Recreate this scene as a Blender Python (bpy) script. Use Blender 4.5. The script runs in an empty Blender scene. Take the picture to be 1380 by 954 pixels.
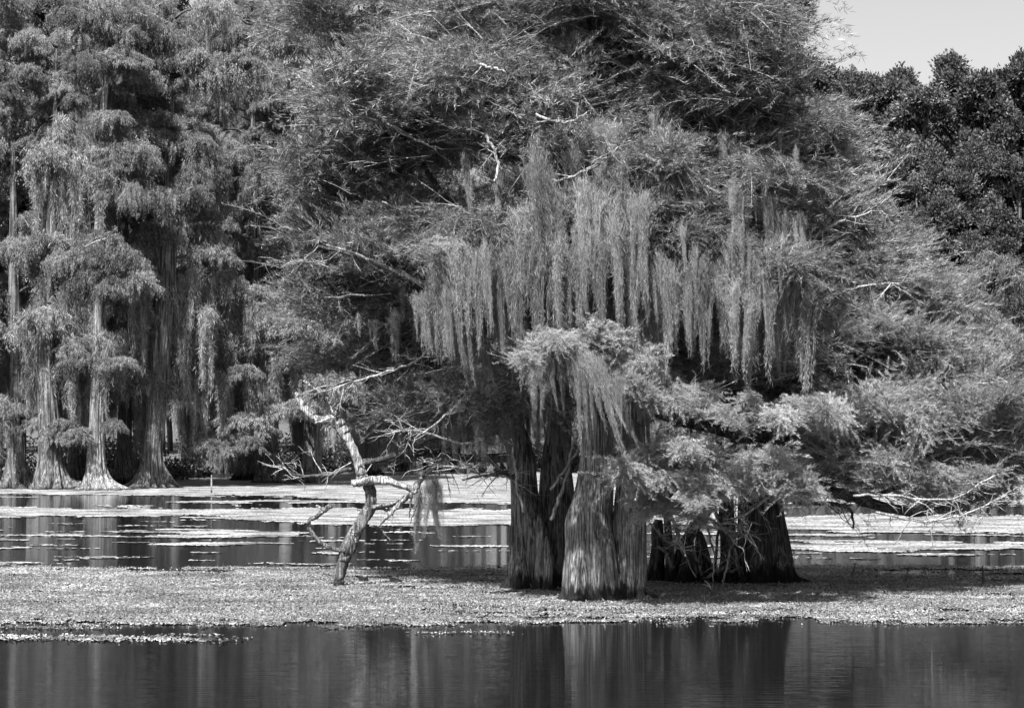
import bpy, math, random
import numpy as np
from mathutils import Vector

# ------------------------------------------------------------------ scene, camera, light
scene = bpy.context.scene
C = scene.collection
FPX, CAMH, HOR = 3017.0, 4.0, 560.0          # focal length in photo pixels, camera height, horizon row


def P(px, py, Y):
    """photo pixel at distance Y -> point in the place"""
    return np.array([(px - 690.0) * Y / FPX, Y, CAMH + (HOR - py) * Y / FPX])


def Ywater(py):
    return CAMH * FPX / (py - HOR)


cam_d = bpy.data.cameras.new('camera')
cam = bpy.data.objects.new('camera', cam_d)
C.objects.link(cam)
cam.location = (0, 0, CAMH)
cam.rotation_euler = (math.radians(90), 0, 0)
cam_d.sensor_width = 36
cam_d.lens = FPX / 1380 * 36
cam_d.shift_y = (HOR - 477) / 1380
cam_d.clip_start = 0.5
cam_d.clip_end = 6000
scene.camera = cam

SUN_EL, SUN_AZ = math.radians(54), math.radians(201)     # azimuth clockwise from +Y: from behind-left of the camera
sun_dir = Vector((math.sin(SUN_AZ) * math.cos(SUN_EL), math.cos(SUN_AZ) * math.cos(SUN_EL), math.sin(SUN_EL)))
world = bpy.data.worlds.new('World')
scene.world = world
world.use_nodes = True
wn = world.node_tree
for n in list(wn.nodes):
    wn.nodes.remove(n)
sky = wn.nodes.new('ShaderNodeTexSky')
sky.sky_type = 'NISHITA'
sky.sun_disc = False
sky.sun_elevation = SUN_EL
sky.sun_rotation = SUN_AZ
sky.air_density = 0.8
sky.dust_density = 2.2
bw = wn.nodes.new('ShaderNodeRGBToBW')                    # black-and-white film: only the sky's luminance
bg = wn.nodes.new('ShaderNodeBackground')
bg.inputs['Strength'].default_value = 0.07
out = wn.nodes.new('ShaderNodeOutputWorld')
wn.links.new(sky.outputs[0], bw.inputs[0])
wn.links.new(bw.outputs[0], bg.inputs['Color'])
wn.links.new(bg.outputs[0], out.inputs['Surface'])

sun_l = bpy.data.lights.new('sun', 'SUN')
sun_l.energy = 5.0
sun_l.angle = math.radians(0.6)
sun_l.color = (1, 1, 1)
sun = bpy.data.objects.new('sun', sun_l)
sun.rotation_euler = sun_dir.to_track_quat('Z', 'Y').to_euler()
C.objects.link(sun)

scene.view_settings.view_transform = 'Standard'
scene.view_settings.look = 'None'
scene.view_settings.exposure = 1.68
scene.view_settings.gamma = 1
scene.cycles.max_bounces = 6
scene.cycles.diffuse_bounces = 1
scene.cycles.glossy_bounces = 3
scene.cycles.transmission_bounces = 2
scene.cycles.transparent_max_bounces = 4

RNG = np.random.default_rng(11)
random.seed(7)


# ------------------------------------------------------------------ materials (all grey: the photograph is black and white)
class NT:
    def __init__(s, name):
        s.m = bpy.data.materials.new(name)
        s.m.use_nodes = True
        s.t = s.m.node_tree
        for n in list(s.t.nodes):
            s.t.nodes.remove(n)
        s.out = s.n('ShaderNodeOutputMaterial')

    def n(s, typ, **kw):
        nd = s.t.nodes.new(typ)
        for k, v in kw.items():
            setattr(nd, k, v)
        return nd

    def l(s, a, b):
        s.t.links.new(a, b)

    def ramp(s, fac, stops):
        r = s.n('ShaderNodeValToRGB')
        e = r.color_ramp.elements
        while len(e) < len(stops):
            e.new(0.5)
        for i, (p, v) in enumerate(stops):
            e[i].position = p
            e[i].color = (v, v, v, 1)
        s.l(fac, r.inputs[0])
        return r.outputs[0]

    def noise(s, vec, scale, detail=3, rough=0.55, dims='3D'):
        t = s.n('ShaderNodeTexNoise')
        t.inputs['Scale'].default_value = scale
        t.inputs['Detail'].default_value = detail
        t.inputs['Roughness'].default_value = rough
        if vec is not None:
            s.l(vec, t.inputs['Vector'])
        return t.outputs[0]

    def math(s, op, a, b=None):
        m = s.n('ShaderNodeMath', operation=op)
        for i, v in enumerate((a, b)):
            if v is None:
                continue
            if isinstance(v, (int, float)):
                m.inputs[i].default_value = v
            else:
                s.l(v, m.inputs[i])
        return m.outputs[0]

    def mapped(s, scale, coord='Object'):
        tc = s.n('ShaderNodeTexCoord')
        mp = s.n('ShaderNodeMapping')
        mp.inputs['Scale'].default_value = scale
        s.l(tc.outputs[coord], mp.inputs['Vector'])
        return mp.outputs[0]

    def mul(s, a, b):
        m = s.n('ShaderNodeMix', data_type='RGBA', blend_type='MULTIPLY')
        m.inputs['Factor'].default_value = 1
        s.l(a, m.inputs['A'])
        s.l(b, m.inputs['B'])
        return m.outputs['Result']


def leaf_mat(name, lo, hi, trans=0.3, vary=0.35, noise_scale=1.2):
    k = NT(name)
    geo = k.n('ShaderNodeNewGeometry')
    col = k.ramp(geo.outputs['Random Per Island'], [(0, lo), (0.75, (lo + hi) / 2), (1, hi)])
    oi = k.n('ShaderNodeObjectInfo')
    tint = k.ramp(oi.outputs['Random'], [(0, 1 - vary), (1, 1 + vary * 0.6)])
    col = k.mul(col, tint)
    ns = k.noise(k.mapped((1, 1, 1)), noise_scale, 2)
    col = k.mul(col, k.ramp(ns, [(0.3, 0.7), (0.7, 1.25)]))
    d = k.n('ShaderNodeBsdfPrincipled')
    d.inputs['Roughness'].default_value = 0.6
    d.inputs['Specular IOR Level'].default_value = 0.12
    k.l(col, d.inputs['Base Color'])
    t = k.n('ShaderNodeBsdfTranslucent')
    k.l(col, t.inputs['Color'])
    mx = k.n('ShaderNodeMixShader')
    mx.inputs[0].default_value = trans
    k.l(d.outputs[0], mx.inputs[1])
    k.l(t.outputs[0], mx.inputs[2])
    k.l(mx.outputs[0], k.out.inputs[0])
    return k.m


def bark_mat(name, lo, hi, grain=14.0, wet=0.45, bump=0.6):
    k = NT(name)
    fib = k.noise(k.mapped((grain * 1.7, grain * 1.7, grain * 0.075)), 1.0, 5, 0.65)
    big = k.noise(k.mapped((1.6, 1.6, 0.7)), 1.0, 4, 0.6)
    fleck = k.noise(k.mapped((9, 9, 5)), 1.0, 4, 0.7)
    col = k.ramp(fib, [(0.40, lo), (0.50, (lo + hi) * 0.4), (0.62, hi)])
    col = k.mul(col, k.ramp(big, [(0.3, 0.55), (0.7, 1.25)]))
    col = k.mul(col, k.ramp(fleck, [(0.38, 0.6), (0.6, 1.1)]))
    if wet:                                       # the wet, stained foot of the trunk
        tc = k.n('ShaderNodeTexCoord')
        sx = k.n('ShaderNodeSeparateXYZ')
        k.l(tc.outputs['Object'], sx.inputs[0])
        edge = k.noise(k.mapped((7, 7, 0.6)), 1.0, 4, 0.7)
        h = k.math('SUBTRACT', sx.outputs[2], k.math('MULTIPLY', edge, wet * 2.2))
        col = k.mul(col, k.ramp(k.math('ADD', h, 0.5 + wet * 0.35), [(0.42, 0.10), (0.58, 1.0)]))
    d = k.n('ShaderNodeBsdfPrincipled')
    d.inputs['Roughness'].default_value = 0.85
    d.inputs['Specular IOR Level'].default_value = 0.2
    k.l(col, d.inputs['Base Color'])
    b = k.n('ShaderNodeBump')
    b.inputs['Strength'].default_value = bump
    b.inputs['Distance'].default_value = 0.05
    k.l(fib, b.inputs['Height'])
    k.l(b.outputs[0], d.inputs['Normal'])
    k.l(d.outputs[0], k.out.inputs[0])
    return k.m


M_needle = leaf_mat('needle_foliage', 0.05, 0.36, 0.26)
M_fresh = leaf_mat('fresh_needle_foliage', 0.25, 0.62, 0.40, 0.2)
M_plume = leaf_mat('feathery_foliage', 0.13, 0.50, 0.34, 0.25)
M_moss = leaf_mat('spanish_moss', 0.10, 0.44, 0.24, 0.3, 2.0)
M_farneedle = leaf_mat('drooping_foliage', 0.04, 0.38, 0.24, 0.4, 0.5)
M_broad = leaf_mat('broad_leaves', 0.03, 0.15, 0.2, 0.35, 0.25)
M_paleb = leaf_mat('pale_broad_leaves', 0.09, 0.30, 0.3, 0.2, 0.4)
M_weed = leaf_mat('pond_weed_leaf', 0.06, 0.30, 0.2, 0.0, 0.35)
M_twig = bark_mat('twig_bark', 0.14, 0.42, 20, 0, 0.3)
M_darktwig = bark_mat('dark_branch_bark', 0.03, 0.13, 20, 0, 0.4)
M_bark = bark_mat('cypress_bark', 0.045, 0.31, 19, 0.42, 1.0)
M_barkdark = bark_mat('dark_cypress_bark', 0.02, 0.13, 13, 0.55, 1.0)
M_barkmid = bark_mat('grey_cypress_bark', 0.02, 0.24, 15, 0.5, 1.0)
M_barkpale = bark_mat('pale_cypress_bark', 0.05, 0.34, 7, 0.12, 1.0)
M_barkfar = bark_mat('far_trunk_bark', 0.03, 0.20, 6, 0.12, 0.9)
M_snagdark = bark_mat('shaded_deadwood', 0.03, 0.22, 18, 0.2, 1.0)  # snag's lower trunk and left branches: shade put into the wood colour
M_snag = bark_mat('bleached_deadwood', 0.07, 0.50, 16, 0.12, 0.8)


def water_mat():
    k = NT('dark_lake_water')
    d = k.n('ShaderNodeBsdfPrincipled')
    d.inputs['Base Color'].default_value = (0.006, 0.006, 0.006, 1)
    d.inputs['Roughness'].default_value = 0.03
    d.inputs['IOR'].default_value = 1.333
    a = k.noise(k.mapped((0.9, 7, 1)), 1.0, 2, 0.5)
    b2 = k.noise(k.mapped((3, 21, 1)), 1.0, 2, 0.5)
    h = k.math('ADD', k.math('MULTIPLY', a, 1.0), k.math('MULTIPLY', b2, 0.25))
    b = k.n('ShaderNodeBump')
    b.inputs['Strength'].default_value = 0.05
    b.inputs['Distance'].default_value = 0.08
    k.l(h, b.inputs['Height'])
    k.l(b.outputs[0], d.inputs['Normal'])
    k.l(d.outputs[0], k.out.inputs[0])
    return k.m


def mat_sheet():
    k = NT('floating_weed_sheet')
    v = k.mapped((15, 4.0, 9))
    n1 = k.noise(v, 1.0, 4, 0.7)
    n2 = k.noise(k.mapped((0.45, 0.8, 1)), 1.0, 3, 0.6)
    col = k.ramp(n1, [(0.34, 0.04), (0.5, 0.19), (0.68, 0.38)])
    col = k.mul(col, k.ramp(n2, [(0.38, 0.32), (0.5, 0.8), (0.62, 1.25)]))
    d = k.n('ShaderNodeBsdfPrincipled')
    d.inputs['Roughness'].default_value = 0.7
    d.inputs['Specular IOR Level'].default_value = 0.2
    k.l(col, d.inputs['Base Color'])
    b = k.n('ShaderNodeBump')
    b.inputs['Strength'].default_value = 0.5
    b.inputs['Distance'].default_value = 0.03
    k.l(n1, b.inputs['Height'])
    k.l(b.outputs[0], d.inputs['Normal'])
    k.l(d.outputs[0], k.out.inputs[0])
    return k.m


def ground_mat():
    k = NT('bank_soil')
    col = k.ramp(k.noise(k.mapped((0.8, 0.8, 0.8)), 1.0, 5, 0.65), [(0.35, 0.02), (0.65, 0.09)])
    d = k.n('ShaderNodeBsdfPrincipled')
    d.inputs['Roughness'].default_value = 0.95
    k.l(col, d.inputs['Base Color'])
    k.l(d.outputs[0], k.out.inputs[0])
    return k.m


M_water, M_mat, M_ground = water_mat(), mat_sheet(), ground_mat()


# ------------------------------------------------------------------ mesh helpers
def norm(v):
    return v / np.maximum(np.linalg.norm(v, axis=-1, keepdims=True), 1e-9)


class MB:
    """collects faces (quads and triangles) for ONE mesh"""

    def __init__(s):
        s.v, s.f, s.mi, s.sm, s.n = [], [], [], [], 0

    def add(s, verts, faces, mi=0, smooth=False):
        verts = np.asarray(verts, dtype=np.float64).reshape(-1, 3)
        faces = np.asarray(faces, dtype=np.int64)
        s.v.append(verts)
        s.f.append(faces + s.n)
        s.mi.append(np.full(len(faces), mi))
        s.sm.append(np.full(len(faces), smooth))
        s.n += len(verts)

    def mesh(s, name, mats, origin=(0, 0, 0)):
        v = np.concatenate(s.v) - np.asarray(origin)
        loops = np.concatenate([f.ravel() for f in s.f])
        tot = np.concatenate([np.full(len(f), f.shape[1]) for f in s.f])
        start = np.concatenate([[0], np.cumsum(tot)[:-1]])
        me = bpy.data.meshes.new(name)
        me.vertices.add(len(v))
        me.vertices.foreach_set('co', v.astype(np.float32).ravel())
        me.loops.add(len(loops))
        me.loops.foreach_set('vertex_index', loops.astype(np.int32))
        me.polygons.add(len(tot))
        me.polygons.foreach_set('loop_start', start.astype(np.int32))
        me.polygons.foreach_set('loop_total', tot.astype(np.int32))
        for m in mats:
            me.materials.append(m)
        me.polygons.foreach_set('material_index', np.concatenate(s.mi).astype(np.int32))
        me.polygons.foreach_set('use_smooth', np.concatenate(s.sm))
        me.update(calc_edges=True)
        return me


def link(name, data, parent=None, loc=(0, 0, 0), rot=(0, 0, 0), scale=(1, 1, 1)):
    o = bpy.data.objects.new(name, data)
    C.objects.link(o)
    o.location = loc
    o.rotation_euler = rot
    o.scale = scale
    if parent:
        o.parent = parent
    return o


def tag(o, label=None, cat=None, group=None, kind=None):
    if label: o['label'] = label
    if cat: o['category'] = cat
    if group: o['group'] = group
    if kind: o['kind'] = kind
    return o


def thing(name, label, cat, loc, group=None):
    return tag(link(name, None, None, loc), label, cat, group)


def kites(pos, d, L, W, rng):
    n = len(pos)
    d = norm(d)
    s = norm(np.cross(d, norm(rng.normal(size=(n, 3)))))
    L = np.broadcast_to(np.asarray(L, float), (n,))[:, None]
    W = np.broadcast_to(np.asarray(W, float), (n,))[:, None]
    v = np.stack([pos, pos + d * L * .42 + s * W / 2, pos + d * L, pos + d * L * .42 - s * W / 2], axis=1)
    return v.reshape(-1, 3), np.arange(4 * n).reshape(n, 4)


def spline(pts, n):
    """Catmull-Rom through the rows of pts (any number of columns), n samples"""
    p = np.asarray(pts, float)
    if len(p) == 2:
        t = np.linspace(0, 1, n)[:, None]
        return p[0] * (1 - t) + p[1] * t
    q = np.vstack([2 * p[0] - p[1], p, 2 * p[-1] - p[-2]])
    u = np.linspace(0, len(p) - 1 - 1e-6, n)
    i = u.astype(int)
    t = (u - i)[:, None]
    a, b, c, d = q[i], q[i + 1], q[i + 2], q[i + 3]
    return .5 * (2 * b + (c - a) * t + (2 * a - 5 * b + 4 * c - d) * t ** 2 + (3 * b - a - 3 * c + d) * t ** 3)


def tube(mb, pts, rad, sides=6, mi=0, smooth=True, bump=None):
    pts = np.asarray(pts, float)
    n = len(pts)
    tan = norm(np.gradient(pts, axis=0))
    ref = np.array([0.31, 0.87, 0.22]) if abs(tan[0, 2]) > .7 else np.array([0.1, 0.05, 1.0])
    u = norm(np.cross(tan, ref))
    w = np.cross(tan, u)
    th = np.linspace(0, 2 * np.pi, sides, endpoint=False)
    r = np.broadcast_to(np.asarray(rad, float), (n,))[:, None, None]
    if bump is not None:
        r = r * bump[:, :, None]
    ring = pts[:, None] + r * (u[:, None] * np.cos(th)[None, :, None] + w[:, None] * np.sin(th)[None, :, None])
    idx = np.arange(n * sides).reshape(n, sides)
    a, b = idx[:-1], idx[1:]
    f = np.stack([a, np.roll(a, -1, 1), np.roll(b, -1, 1), b], axis=-1).reshape(-1, 4)
    v = np.vstack([ring.reshape(-1, 3), pts[:1], pts[-1:]])
    mb.add(v, f, mi, smooth)
    k = n * sides
    base = mb.n - len(v)
    caps = [(k, idx[0, (j + 1) % sides], idx[0, j]) for j in range(sides)] + [(k + 1, idx[-1, j], idx[-1, (j + 1) % sides]) for j in range(sides)]
    mb.f.append(np.asarray(caps) + base)
    mb.mi.append(np.full(len(caps), mi))
    mb.sm.append(np.full(len(caps), False))


def limb_pts(pix, Y, n=None, jit=0.0, dy=0.0, rng=RNG):
    """pixel polyline [(px, py, half width px)] at distance Y (drifting dy) -> points, radii"""
    n = n or 5 * len(pix)
    s = spline(pix, n)
    yy = Y + np.linspace(0, dy, n)
    pts = np.stack([P(a, b, y) for (a, b, _), y in zip(s, yy)])
    if jit:
        pts[1:] += rng.normal(size=(n - 1, 3)) * jit
    return pts, np.maximum(s[:, 2], 0.4) * yy / FPX


def vnoise(x, y, seed=0):
    """2-D value noise 0..1"""
    xi, yi = np.floor(x).astype(np.int64), np.floor(y).astype(np.int64)
    fx, fy = x - xi, y - yi
    fx, fy = fx * fx * (3 - 2 * fx), fy * fy * (3 - 2 * fy)

    def h(a, b):
        n = (a * 374761393 + b * 668265263 + seed * 1442695041) & 0xffffffff
        n = ((n ^ (n >> 13)) * 1274126177) & 0xffffffff
        return ((n ^ (n >> 16)) & 0xffff) / 65535.0
    return (h(xi, yi) * (1 - fx) + h(xi + 1, yi) * fx) * (1 - fy) + (h(xi, yi + 1) * (1 - fx) + h(xi + 1, yi + 1) * fx) * fy


def trunk_mesh(mb, pix, Y, flutes=8, amp=0.3, seed=0, rows=70, sides=72, dy=0.0, mi=0, sink=0.25):
    """fluted, flaring trunk along pixel polyline [(px, py, half width px)]"""
    rng = np.random.default_rng(seed)
    pts, rad = limb_pts(pix, Y, rows, dy=dy)
    pts[0, 2] = min(pts[0, 2], -sink * 0.2)
    th = np.linspace(0, 2 * np.pi, sides, endpoint=False)[None, :]
    h = np.linspace(0, 1, rows)[:, None]
    low = np.exp(-h * 5.5)
    ph = rng.uniform(0, 6.28, 6)
    warp = 0.35 * np.sin(h * 5 + ph[0]) + 0.5 * np.sin(2 * th + ph[1]) * 0.5
    ridge = np.abs(np.cos(flutes / 2 * (th + warp) + ph[2])) ** 0.7
    ridge2 = np.abs(np.cos(flutes * 1.37 * (th + warp * .6) + ph[3] + 2 * h)) ** 0.8
    lump = vnoise(th / 6.283 * 5 + 0 * h, h * 9 + 0 * th, seed) - .5
    lump = lump * np.sin(th / 2) ** 2 * 2
    b = 1 + (amp * low + 0.05) * (ridge - .62) * 1.5 + (amp * .35 * low + .035) * (ridge2 - .6) + 0.30 * lump * (.3 + low)
    b *= 1 + 0.10 * np.exp(-h * 60) * (ridge - .3) * 4
    tube(mb, pts, rad, sides, mi, True, b)


# ------------------------------------------------------------------ foliage building blocks (shared meshes)
def twig_curves(rng, T, r, h, inner=.25, arch=.25, droop=0.0, umin=.45):
    ph = rng.uniform(0, 2 * np.pi, T)
    u = rng.uniform(umin, 1.08, T)
    e = np.stack([r * u * np.cos(ph), r * u * np.sin(ph), h * (1 - u ** 2) + rng.normal(size=T) * .12 * h - droop * u ** 2], 1)
    s = np.stack([rng.normal(size=T) * r * inner, rng.normal(size=T) * r * inner, rng.uniform(-.5, .1, T) * h], 1)
    m = (s + e) / 2 + np.array([0, 0, 1.0]) * (arch * r * rng.uniform(.4, 1.2, T))[:, None]
    return s, m, e


def bez(s, m, e, t):
    t = t[..., None]
    return s[:, None] * (1 - t) ** 2 + 2 * m[:, None] * t * (1 - t) + e[:, None] * t ** 2


def needle_clump(seed, T=90, K=84, r=.95, h=.55, L=.13, W=.012, up=.3, droop=.15, mat=None, bare=5, al=.8):
    """loose bough: a lopsided fan of arching twigs set with fine needles, ragged at the tips"""
    rng = np.random.default_rng(seed)
    mb = MB()
    fan = rng.uniform(0, 6.28)
    ph = fan + rng.normal(size=T) * 1.15
    u = .30 + .45 * rng.uniform(0, 1, T) + .28 * rng.exponential(1, T)
    u = np.minimum(u, 1.75)
    lev = np.round(rng.uniform(-.5, 2.5, T)) * .32 * h            # the twigs lie in a few layers
    s = np.stack([rng.normal(size=T) * .3 * r - .35 * r * math.cos(fan), rng.normal(size=T) * .3 * r - .35 * r * math.sin(fan), lev + rng.normal(size=T) * .12 * h - .3 * h], 1)
    e = s + np.stack([r * u * np.cos(ph), r * u * np.sin(ph), rng.normal(size=T) * .22 * h + .25 * h - droop * u ** 2 * r], 1)
    m = (s + e) / 2 + np.array([0, 0, 1.0]) * (.22 * r * rng.uniform(.2, 1.2, T))[:, None] + rng.normal(size=(T, 3)) * .05
    t = rng.uniform(.05, 1.0, (T, K)) ** .75
    p = bez(s, m, e, t)
    q = bez(s, m, e, np.minimum(t + .04, 1.04))
    tan = norm(q - p)
    d = tan * al + rng.normal(size=p.shape) * .36 + np.array([0, 0, up])
    p = p + rng.normal(size=p.shape) * (.028 * (1.1 - .6 * t))[..., None]
    N = T * K
    v, f = kites(p.reshape(-1, 3), d.reshape(-1, 3), L * rng.uniform(.5, 1.4, N), W * rng.uniform(.7, 1.4, N), rng)
    mb.add(v, f, 0)
    tt = np.linspace(0, 1, 6)
    tw = bez(s, m, e, np.broadcast_to(tt, (T, 6)))
    for i in range(0, T, 2):
        tube(mb, tw[i], np.linspace(.010, .003, 6), 3, 1, False)
    for i in range(bare):                            # bare pale twigs standing out of the bough
        a = fan + rng.normal() * .9
        d0 = np.array([math.cos(a), math.sin(a), rng.uniform(-.2, .5)])
        p0 = rng.normal(size=3) * r * .3
        pts = p0 + np.outer(np.linspace(0, 1, 6), d0) * r * rng.uniform(.8, 1.5)
        pts += np.cumsum(rng.normal(size=pts.shape) * .03, axis=0)
        tube(mb, pts, np.linspace(.011, .003, 6), 3, 1, False)
        for _k in range(2):
            j = rng.integers(2, 5)
            p2 = pts[j] + np.outer(np.linspace(0, 1, 4), norm(d0 + rng.normal(size=3) * .6)) * r * .4
            tube(mb, p2 + rng.normal(size=p2.shape) * .01, np.linspace(.006, .002, 4), 3, 1, False)
    return mb.mesh('foliage_clump', [mat or M_needle, M_twig])


def droop_clump(seed, T=70, K=216, r=2.0, h=.9, L=.21, W=.027, hang=.9, mat=None):
    """tier of a far cypress: arching twigs hung with drooping tufts"""
    rng = np.random.default_rng(seed)
    mb = MB()
    s, m, e = twig_curves(rng, T, r, h, .3, .3, .55, .3)
    G = K // 8
    K = G * 8
    t = np.sqrt(rng.uniform(.05, 1, (T, G)))
    tl = rng.uniform(0, 1, (T, G, 8)) ** 1.4
    p = np.repeat(bez(s, m, e, t)[:, :, None], 8, 2)
    p[..., 2] -= tl * hang * rng.uniform(.25, 1.0, (T, G, 1)) ** 1.5
    p += rng.normal(size=p.shape) * np.array([.055, .055, .05]) * (1.2 - .7 * tl[..., None])
    p = p.reshape(T, K, 3)
    tl = tl.reshape(T, K)
    d = rng.normal(size=p.shape) * np.array([.26, .26, .2]) + np.array([0, 0, -1.0])
    d[..., :2] += norm(p[..., :2]) * .3 * (1 - tl[..., None])
    N = T * K
    v, f = kites(p.reshape(-1, 3), d.reshape(-1, 3), L * rng.uniform(.5, 1.4, N), W * rng.uniform(.6, 1.3, N), rng)
    mb.add(v, f, 0)
    tt = np.linspace(0, 1, 5)
    tw = bez(s, m, e, np.broadcast_to(tt, (T, 5)))
    for i in range(0, T, 4):
        tube(mb, tw[i], np.linspace(.03, .012, 5), 3, 1, False)
    return mb.mesh('foliage_clump', [mat or M_farneedle, M_twig])


def moss_festoon(seed, length=2.0, rad=.17, S=110, w=.0045, hairs=9000, seg=8, hl=.11, hw=.006):
    """hanging tangle of fine strands that thins unevenly to a ragged tail"""
    rng = np.random.default_rng(seed)
    mb = MB()
    G = 5                                             # a few tails of uneven length make one festoon
    tail = rng.uniform(.45, 1.0, G)
    tail[0] = 1.0
    goff = rng.normal(size=(G, 2)) * rad * np.array([.75, .5])
    goff[0] *= .3
    gi = rng.choice(G, S, p=tail ** 1.5 / np.sum(tail ** 1.5))
    wob = np.cumsum(rng.normal(size=(G, seg + 1, 2)) * .045, axis=1)
    t = np.linspace(0, 1, seg + 1)
    ln = length * tail[gi] * (1 - .8 * rng.uniform(0, 1, S) ** 1.3)
    off = rng.normal(size=(S, 2)) * rad * .42
    taper = (1 - .8 * t)[None, :, None]
    xy = off[:, None] * taper + goff[gi][:, None] + wob[gi] * (ln / length)[:, None, None] + np.cumsum(rng.normal(size=(S, seg + 1, 2)) * .014, axis=1)
    z = -t[None] * ln[:, None] + rng.normal(size=(S, 1)) * .14
    xy[..., 0] += (off[:, 0] + goff[gi][:, 0])[:, None] * (1.5 * np.exp(-t * 10))[None]      # the strands come together from along a bough
    z = z - (np.abs(off[:, 0] + goff[gi][:, 0]) * .9 + rng.uniform(0, .12, S))[:, None]
    c = np.concatenate([xy, z[..., None]], -1)
    a = rng.uniform(0, np.pi, S)
    side = np.stack([np.cos(a), np.sin(a), 0 * a], 1)[:, None] * (w * (1 - .6 * t))[None, :, None] * rng.uniform(.6, 1.4, (S, 1, 1))
    v = np.stack([c - side, c + side], 2).reshape(-1, 3)
    i = np.arange(S * (seg + 1)).reshape(S, seg + 1) * 2
    f = np.stack([i[:, :-1], i[:, :-1] + 1, i[:, 1:] + 1, i[:, 1:]], -1).reshape(-1, 4)
    mb.add(v, f, 0)
    k = rng.integers(0, S, hairs)
    j = rng.integers(0, seg, hairs)
    fr = rng.uniform(0, 1, hairs)[:, None]
    p = c[k, j] * (1 - fr) + c[k, j + 1] * fr
    d = rng.normal(size=(hairs, 3)) * .42 + np.array([0, 0, -.8])
    v, f = kites(p + rng.normal(size=p.shape) * .02, d, hl * rng.uniform(.5, 1.6, hairs), hw * rng.uniform(.7, 1.5, hairs), rng)
    mb.add(v, f, 0)
    return mb.mesh('moss_festoon', [M_moss])


def broad_crown(seed, mat, lobes=26, leaves=850, R=3.4, H=11.0, size=.29, lobe=1.2, conic=.6):
    """crown of a broadleaved tree: leafy lobes round the stem, open between them; base of crown at z = 0"""
    rng = np.random.default_rng(seed)
    mb = MB()
    z = np.sort(rng.uniform(0, 1, lobes))
    a = rng.uniform(0, 6.28, lobes)
    env = R * (np.sin(np.pi * (.12 + .85 * z)) ** .6) * (1 - conic * z * .6)
    q = env * np.sqrt(rng.uniform(.25, 1, lobes))
    cen = np.stack([q * np.cos(a), q * np.sin(a), z * H], 1)
    for c in cen:
        lr = lobe * rng.uniform(.65, 1.2)
        dv = norm(rng.normal(size=(leaves, 3)))
        dv[:, 2] = np.where(dv[:, 2] < -.35, -dv[:, 2], dv[:, 2])
        lump = 1 + .35 * np.sin(dv[:, 0] * 7 + c[0]) * np.sin(dv[:, 1] * 6 + c[1]) * np.cos(dv[:, 2] * 7)
        p = c + dv * (lr * lump * rng.uniform(.55, 1.05, leaves))[:, None] * np.array([1, 1, .95])
        d = dv * .6 + rng.normal(size=(leaves, 3)) * .5 + np.array([0, 0, .35])
        v, f = kites(p, d, size * rng.uniform(.6, 1.4, leaves), size * .55 * rng.uniform(.7, 1.3, leaves), rng)
        mb.add(v, f, 0)
        lp = np.stack([[0, 0, max(c[2] - 2.0, -1)], c * .6 + np.array([0, 0, (max(c[2] - 1.2, -.5)) * .4]), c])
        tube(mb, spline(lp, 5), np.linspace(.09, .03, 5), 4, 1, False)
    return mb.mesh('crown', [mat, M_darktwig])


NEEDLE = [needle_clump(100 + i, r=.85 + .2 * (i % 3), h=.5 + .2 * (i % 4), droop=.12 + .10 * (i % 3), L=.11 + .025 * (i % 3)) for i in range(11)]
PLUME = [needle_clump(140 + i, T=74, K=100, r=1.2, h=.8, L=.15, W=.012, up=.35, droop=-.12, bare=8, mat=M_plume, al=1.1) for i in range(6)]
FRESH = [needle_clump(160 + i, T=105, K=76, r=.85, h=.6, L=.12, W=.014, up=.35, droop=.35, mat=M_fresh, bare=9, al=.7) for i in range(5)]
DROOP = [droop_clump(200 + i, r=1.7 + .3 * (i % 3), h=.7 + .25 * (i % 3), hang=.55 + .7 * (i % 3)) for i in range(9)]
MOSS = [moss_festoon(300 + i, length=1.7 + .25 * (i % 4), rad=.12 + .05 * (i % 4)) for i in range(11)]
FARMOSS = [moss_festoon(330 + i, length=3.0 + .5 * (i % 3), rad=.32, S=90, w=.012, hairs=3200, hl=.26, hw=.016) for i in range(5)]


def rot_rand(tilt=.35):
    return (random.gauss(0, tilt * .5), random.gauss(0, tilt * .5), random.uniform(0, 6.283))


def child(name, me, parent, pos, root, rot=None, scale=1.0):
    """link me under an Empty part; pos is in the world, the part sits at the root"""
    p = np.asarray(pos) - np.asarray(root)
    sc = (scale,) * 3 if np.isscalar(scale) else scale
    return link(name, me, parent, p, rot or (0, 0, 0), sc)


# ------------------------------------------------------------------ water, floating weed, bank
def sheet(name, x0, x1, y0, y1, z, m, nx=1, ny=1):
    mb = MB()
    xs, ys = np.linspace(x0, x1, nx + 1), np.linspace(y0, y1, ny + 1)
    g = np.stack(np.meshgrid(xs, ys), -1)
    zz = z(g[..., 0], g[..., 1]) if callable(z) else np.full(g.shape[:2], z)
    v = np.concatenate([g, zz[..., None]], -1).reshape(-1, 3)
    i = np.arange((nx + 1) * (ny + 1)).reshape(ny + 1, nx + 1)
    mb.add(v, np.stack([i[:-1, :-1], i[:-1, 1:], i[1:, 1:], i[1:, :-1]], -1).reshape(-1, 4), 0, True)
    return link(name, mb.mesh(name, [m]))


o = sheet('lake_water', -2500, 2500, -300, 5000, 0.0, M_water)
tag(o, kind='structure')
def ss(a, b, x):
    t = np.clip((x - a) / (b - a), 0, 1)
    return t * t * (3 - 2 * t)


def shore(x):
    return 158 - 27 * ss(-19.0, -21.5, x) + 1.5 * np.sin(x * .7)


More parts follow.
